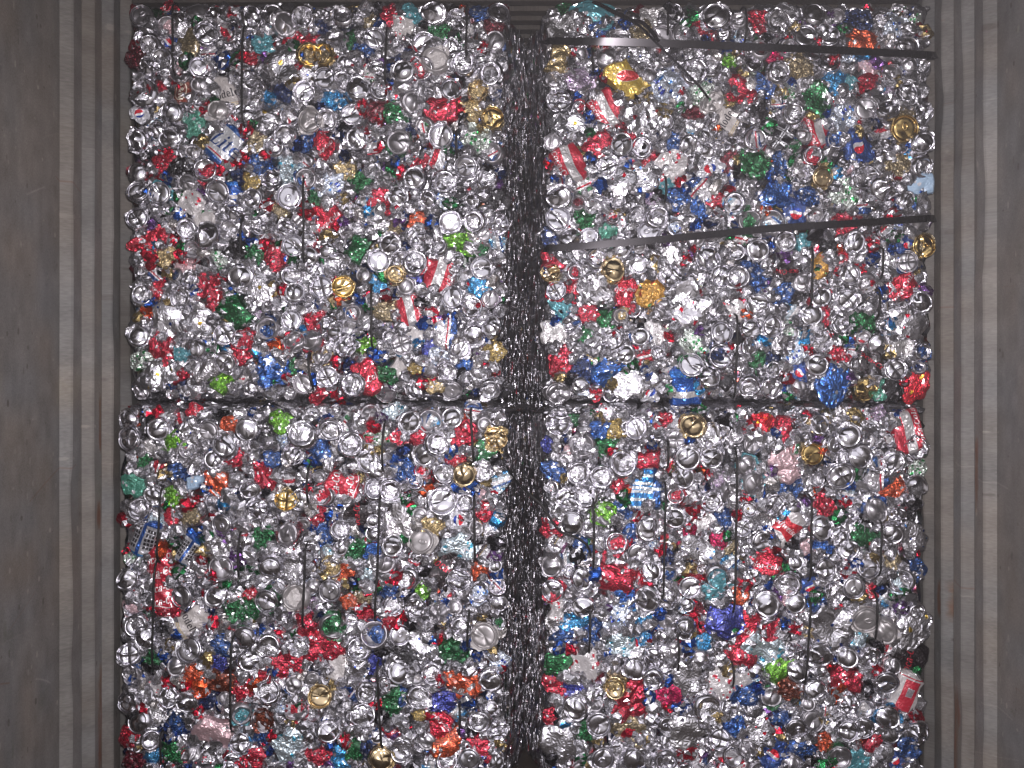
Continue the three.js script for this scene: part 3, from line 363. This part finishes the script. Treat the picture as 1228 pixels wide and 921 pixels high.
      mesh = part('crushed_can', WADS[wadOf(s.print, V)], MATS[s.print], bale); const st = mix(0.85, 1.18, R()); const kk = k * (s.print[0] === 's' ? 1 : 0.9); mesh.scale.set(0.037 * kk * st, 0.037 * kk / st, 0.026 * kk);
    }
    mesh.quaternion.copy(q); mesh.position.set(s.px - O.x, s.py - O.y, z);
  });
  // --- the rest, merged: small pieces between and behind the cans, on the sides, the top and the bottom edge
  const pieces = [], M = new THREE.Matrix4();
  function loose(x, y, z, q, sx, sy, sz, color) {
    const g = loosePiece[Math.floor(R() * loosePiece.length)].clone(); M.compose(new THREE.Vector3(x - O.x, y - O.y, z), q, new THREE.Vector3(sx, sy, sz)); g.applyMatrix4(M);
    const c = new Float32Array(g.attributes.position.count * 3); const gp = g.attributes.position, bare = LOOSE[Math.floor(R() * 80)], sd = R() * 100; for (let i = 0; i < c.length; i += 9) { const v = i / 3, k = vnoise(gp.getX(v) * 110 + sd, gp.getY(v) * 110, gp.getZ(v) * 110) < 0.4 ? bare : color; for (let q = 0; q < 9; q += 3) { c[i + q] = k.r; c[i + q + 1] = k.g; c[i + q + 2] = k.b; } } g.setAttribute('color', new THREE.BufferAttribute(c, 3)); pieces.push(g);
  }
  const pick = (plain = 0) => LOOSE[Math.floor(R() * (R() < plain ? 80 : LOOSE.length))], Q = new THREE.Quaternion(), N = new THREE.Vector3();
  const facing = (x, y, z, j = 0.7) => { Q.setFromUnitVectors(UP, N.set(x + (R() - 0.5) * j, y + (R() - 0.5) * j, z + (R() - 0.5) * j).normalize()); return Q.clone().multiply(new THREE.Quaternion().setFromAxisAngle(UP, R() * 6.28)); };
  const upright = (s) => new THREE.Quaternion().setFromEuler(new THREE.Euler((R() - 0.5) * 0.2, s * Math.PI / 2 + (R() - 0.5) * 0.26, (R() - 0.5) * 0.25, 'YXZ'));
  for (const [s, q, z] of hidden) loose(s.px, s.py, z, q, 0.026 * s.size, 0.024 * s.size, 0.024, pick());
  for (let i = 0; i < 640; i++) { const r = mix(0.014, 0.028, R()); loose(mix(x0 + 0.02, x1 - 0.02, R()), mix(y0 + 0.02, y1 - 0.02, R()), zf - 0.017 - R() * 0.01, facing(0, 0, 1), r, r * 1.2, r, pick()); }
  for (const s of [-1, 1]) { const deep = s === inner ? 0.85 : 0.3, count = s === inner ? 2400 : 170; for (let i = 0; i < count; i++) { const d = 0.02 + Math.pow(R(), 1.2) * deep, v = R(), p = side(s, v, d), r = s === inner ? mix(0.007, 0.016, R()) : mix(0.012, 0.024, R()); if (s === inner) loose(p[0] - s * 0.002, p[1], p[2], upright(s), r * 0.42, r * mix(0.9, 2.3, R()), r * 0.24, pick(0.85)); else loose(p[0] - s * 0.018, p[1], p[2], facing(s, 0, 0.15), r, r * mix(1, 1.6, R()), r * 0.6, pick(0.75)); } }
  for (const t of [1, -1]) for (let i = 0; i < 460; i++) { const d = 0.055 + R() * R() * 0.3, x = mix(x0 + 0.02, x1 - 0.02, R()), r = mix(0.014, 0.028, R()); loose(x, (t > 0 ? y1 : y0) - t * mix(-0.002, 0.02, R()), zf - d, facing(0, t, 0.2), r * 1.4, r, r * 0.5, pick(0.7)); }
  part('can_scrap', mergeGeometries(pieces), looseMat, bale).userData.kind = 'stuff';

  // --- baling wires: proud of the cans where the photograph shows them, sunk between the cans elsewhere
  for (const runs of spec.wires) {
    const pts = []; const first = at(runs[0][0], runs[0][1], zf), last = runs[runs.length - 1];
    const push = (px, py, dz) => { const p = at(px, py, zf); pts.push(new THREE.Vector3(p.x - O.x, Math.min(y1 - 0.005, Math.max(y0 + 0.005, p.y)) - O.y, zf + dz)); };
    pts.push(new THREE.Vector3(first.x - O.x, y1 - 0.004 - O.y, zf - 0.2)); pts.push(new THREE.Vector3(first.x - O.x, y1 - 0.006 - O.y, zf - 0.05));
    for (const [ax, ay, bx, by] of runs) { push(ax, ay - 8, -0.02); push(ax, ay, 0.02); push((ax + bx) / 2 + (R() - 0.5) * 2, (ay + by) / 2, 0.028); push(bx, by, 0.02); push(bx, by + 8, -0.02); }
    const end = at(last[2], last[3], zf); pts.push(new THREE.Vector3(end.x - O.x, 0.008, zf - 0.05)); pts.push(new THREE.Vector3(end.x - O.x, 0.01, zf - 0.2));
    part('baling_wire', new THREE.TubeGeometry(new THREE.CatmullRomCurve3(pts, false, 'centripetal'), pts.length * 7, 0.0031, 6), wireMat, bale);
  }
  return bale;
}
function ribbon(points, width, thick, roll = () => 0) {               // flat steel band along points {p, face normal toward +z}
  const pos = [], idx = [], n = points.length;
  points.forEach((p, i) => {
    const a = points[Math.max(0, i - 1)], b = points[Math.min(n - 1, i + 1)], t = b.clone().sub(a).normalize(), w = new THREE.Vector3(0, 0, 1).addScaledVector(t, -t.z).normalize(), s = w.clone().cross(t).normalize(), ra = roll(i / (n - 1)); w.applyAxisAngle(t, ra); s.applyAxisAngle(t, ra);
    for (const [u, v] of [[-1, 1], [1, 1], [1, -1], [-1, -1]]) pos.push(...p.clone().addScaledVector(s, u * width / 2).addScaledVector(w, v * thick / 2).toArray());
  });
  for (let i = 0; i < n - 1; i++) for (let k = 0; k < 4; k++) { const a = i * 4 + k, b = i * 4 + (k + 1) % 4; idx.push(a, a + 4, b + 4, a, b + 4, b); }
  idx.push(0, 1, 2, 0, 2, 3, (n - 1) * 4, (n - 1) * 4 + 2, (n - 1) * 4 + 1, (n - 1) * 4, (n - 1) * 4 + 3, (n - 1) * 4 + 2);
  const g = new THREE.BufferGeometry(); g.setAttribute('position', new THREE.Float32BufferAttribute(pos, 3)); g.setIndex(idx); return toCreasedNormals(g, 0.6);
}

// edges of each bale front in photograph pixels
function extent(l, t, r, b, zf) { const a = at(l, t, zf), c = at(r, b, zf); return { x0: a.x, x1: c.x, y0: Math.max(0.004, c.y), y1: a.y, zf }; }
const GROUP = 'bales of crushed cans stacked in the trailer';
const baleUL = makeBale({ ...extent(152, 2, 608, 478, -0.004), name: 'can_bale', inner: 1, seen: SEEN[0], wires: [[[211, 8, 211, 88]], [[295, 36, 294, 150], [293, 262, 292, 300]], [[366, 217, 366, 312], [372, 425, 376, 462]], [[465, 38, 463, 98], [447, 345, 447, 412]], [[560, 11, 559, 64], [548, 160, 548, 185]]] }, 'upper bale of crushed drink cans with no black bands across it', GROUP, 21);
const baleUR = makeBale({ ...extent(653, 4, 1120, 478, 0), name: 'can_bale_001', inner: -1, seen: SEEN[1], wires: [[[710, 64, 711, 84]], [[799, 10, 800, 40], [797, 215, 797, 240]], [[892, 14, 892, 50], [882, 381, 879, 474]], [[972, 300, 970, 366]], [[1056, 300, 1055, 330], [1052, 352, 1050, 380]]] }, 'upper bale of crushed drink cans with two black bands across it', GROUP, 22);
const baleLL = makeBale({ ...extent(141, 487, 607, 958, 0.022), name: 'can_bale_002', inner: 1, seen: SEEN[2], wires: [[[197, 586, 192, 668], [190, 676, 187, 800], [196, 878, 197, 912]], [[290, 640, 289, 690], [281, 765, 280, 873]], [[372, 560, 371, 600], [369, 654, 365, 748]], [[462, 510, 460, 560], [457, 597, 451, 740], [454, 796, 459, 892]], [[565, 496, 568, 548], [569, 597, 570, 668], [563, 736, 561, 772], [552, 846, 551, 877]]] }, 'lower bale of crushed cans under the bale without black bands', GROUP, 23);
const baleLR = makeBale({ ...extent(653, 487, 1113, 958, 0.016), name: 'can_bale_003', inner: -1, seen: SEEN[3], wires: [[[711, 600, 711, 678], [707, 736, 706, 779]], [[800, 531, 800, 556], [797, 583, 794, 713], [812, 765, 812, 800]], [[881, 542, 878, 730], [877, 796, 877, 820]], [[970, 597, 969, 692], [969, 722, 963, 815]], [[1054, 627, 1052, 686], [1048, 714, 1046, 765]]] }, 'lower bale of crushed cans under the bale with black bands', GROUP, 24);

// the two flat bands round the upper bale and the loose ends of strapping, all held by that bale
{
  const O = baleUR.position;
  const band = (pix, width, name = 'strapping_band', roll) => {
    const c = new THREE.CatmullRomCurve3(pix.map(([x, y, dz]) => at(x, y, dz).sub(O)), false, 'centripetal');
    return part(name, ribbon(c.getPoints(90), width, 0.0016, roll), bandMat, baleUR);
  };
  band([[650, 49, -0.2], [652, 49, -0.03], [658, 49, 0.014], [690, 49.5, 0.026], [733, 50, 0.031], [800, 52, 0.034], [900, 56, 0.034], [1000, 60, 0.032], [1080, 64, 0.024], [1116, 66, 0.012], [1123, 66, -0.03], [1124, 66, -0.2]], 0.0195, 'strapping_band', (u) => 0.32 * sstep(0.27, 0.36, u) * (1 - sstep(0.43, 0.62, u)));
  band([[650, 299, -0.2], [652, 299, -0.03], [658, 298, 0.014], [690, 295.5, 0.024], [760, 290, 0.03], [850, 281.5, 0.034], [930, 273.5, 0.034], [1020, 268, 0.03], [1080, 264, 0.022], [1114, 262, 0.012], [1121, 262, -0.03], [1122, 262, -0.2]], 0.0185, 'strapping_band', (u) => 0.1 * sstep(0.25, 0.36, u) * (1 - sstep(0.42, 0.6, u)));
  band([[700, 2, -0.05], [716, 4, 0.004], [728, 10, 0.03], [742, 17, 0.034], [757, 24, 0.03], [770, 27, 0.036], [780, 36, 0.04], [790, 50, 0.04]], 0.010, 'loose_strap');
  band([[752, 22, 0.034], [768, 32, 0.036], [784, 48, 0.042], [800, 64, 0.032], [820, 84, 0.026], [838, 103, 0.02], [850, 118, 0.002]], 0.006, 'loose_strap');
  const OL = baleLR.position, w = new THREE.CatmullRomCurve3([[608, 560, -0.14], [620, 578, -0.02], [634, 592, 0.02], [650, 606, 0.03], [660, 622, 0.03], [672, 637, 0.028], [690, 644, 0.026], [704, 654, 0.024], [709, 668, 0.012]].map(([x, y, z]) => at(x, y, z).sub(OL)));
  part('loose_wire', new THREE.TubeGeometry(w, 60, 0.0034, 6), wireMat, baleLR);
}

scene.fog = new THREE.FogExp2(new THREE.Color(0.86, 0.82, 0.84), 0.0024);   // dusty air in the flash
shadows(scene);
renderer.render(scene, camera);
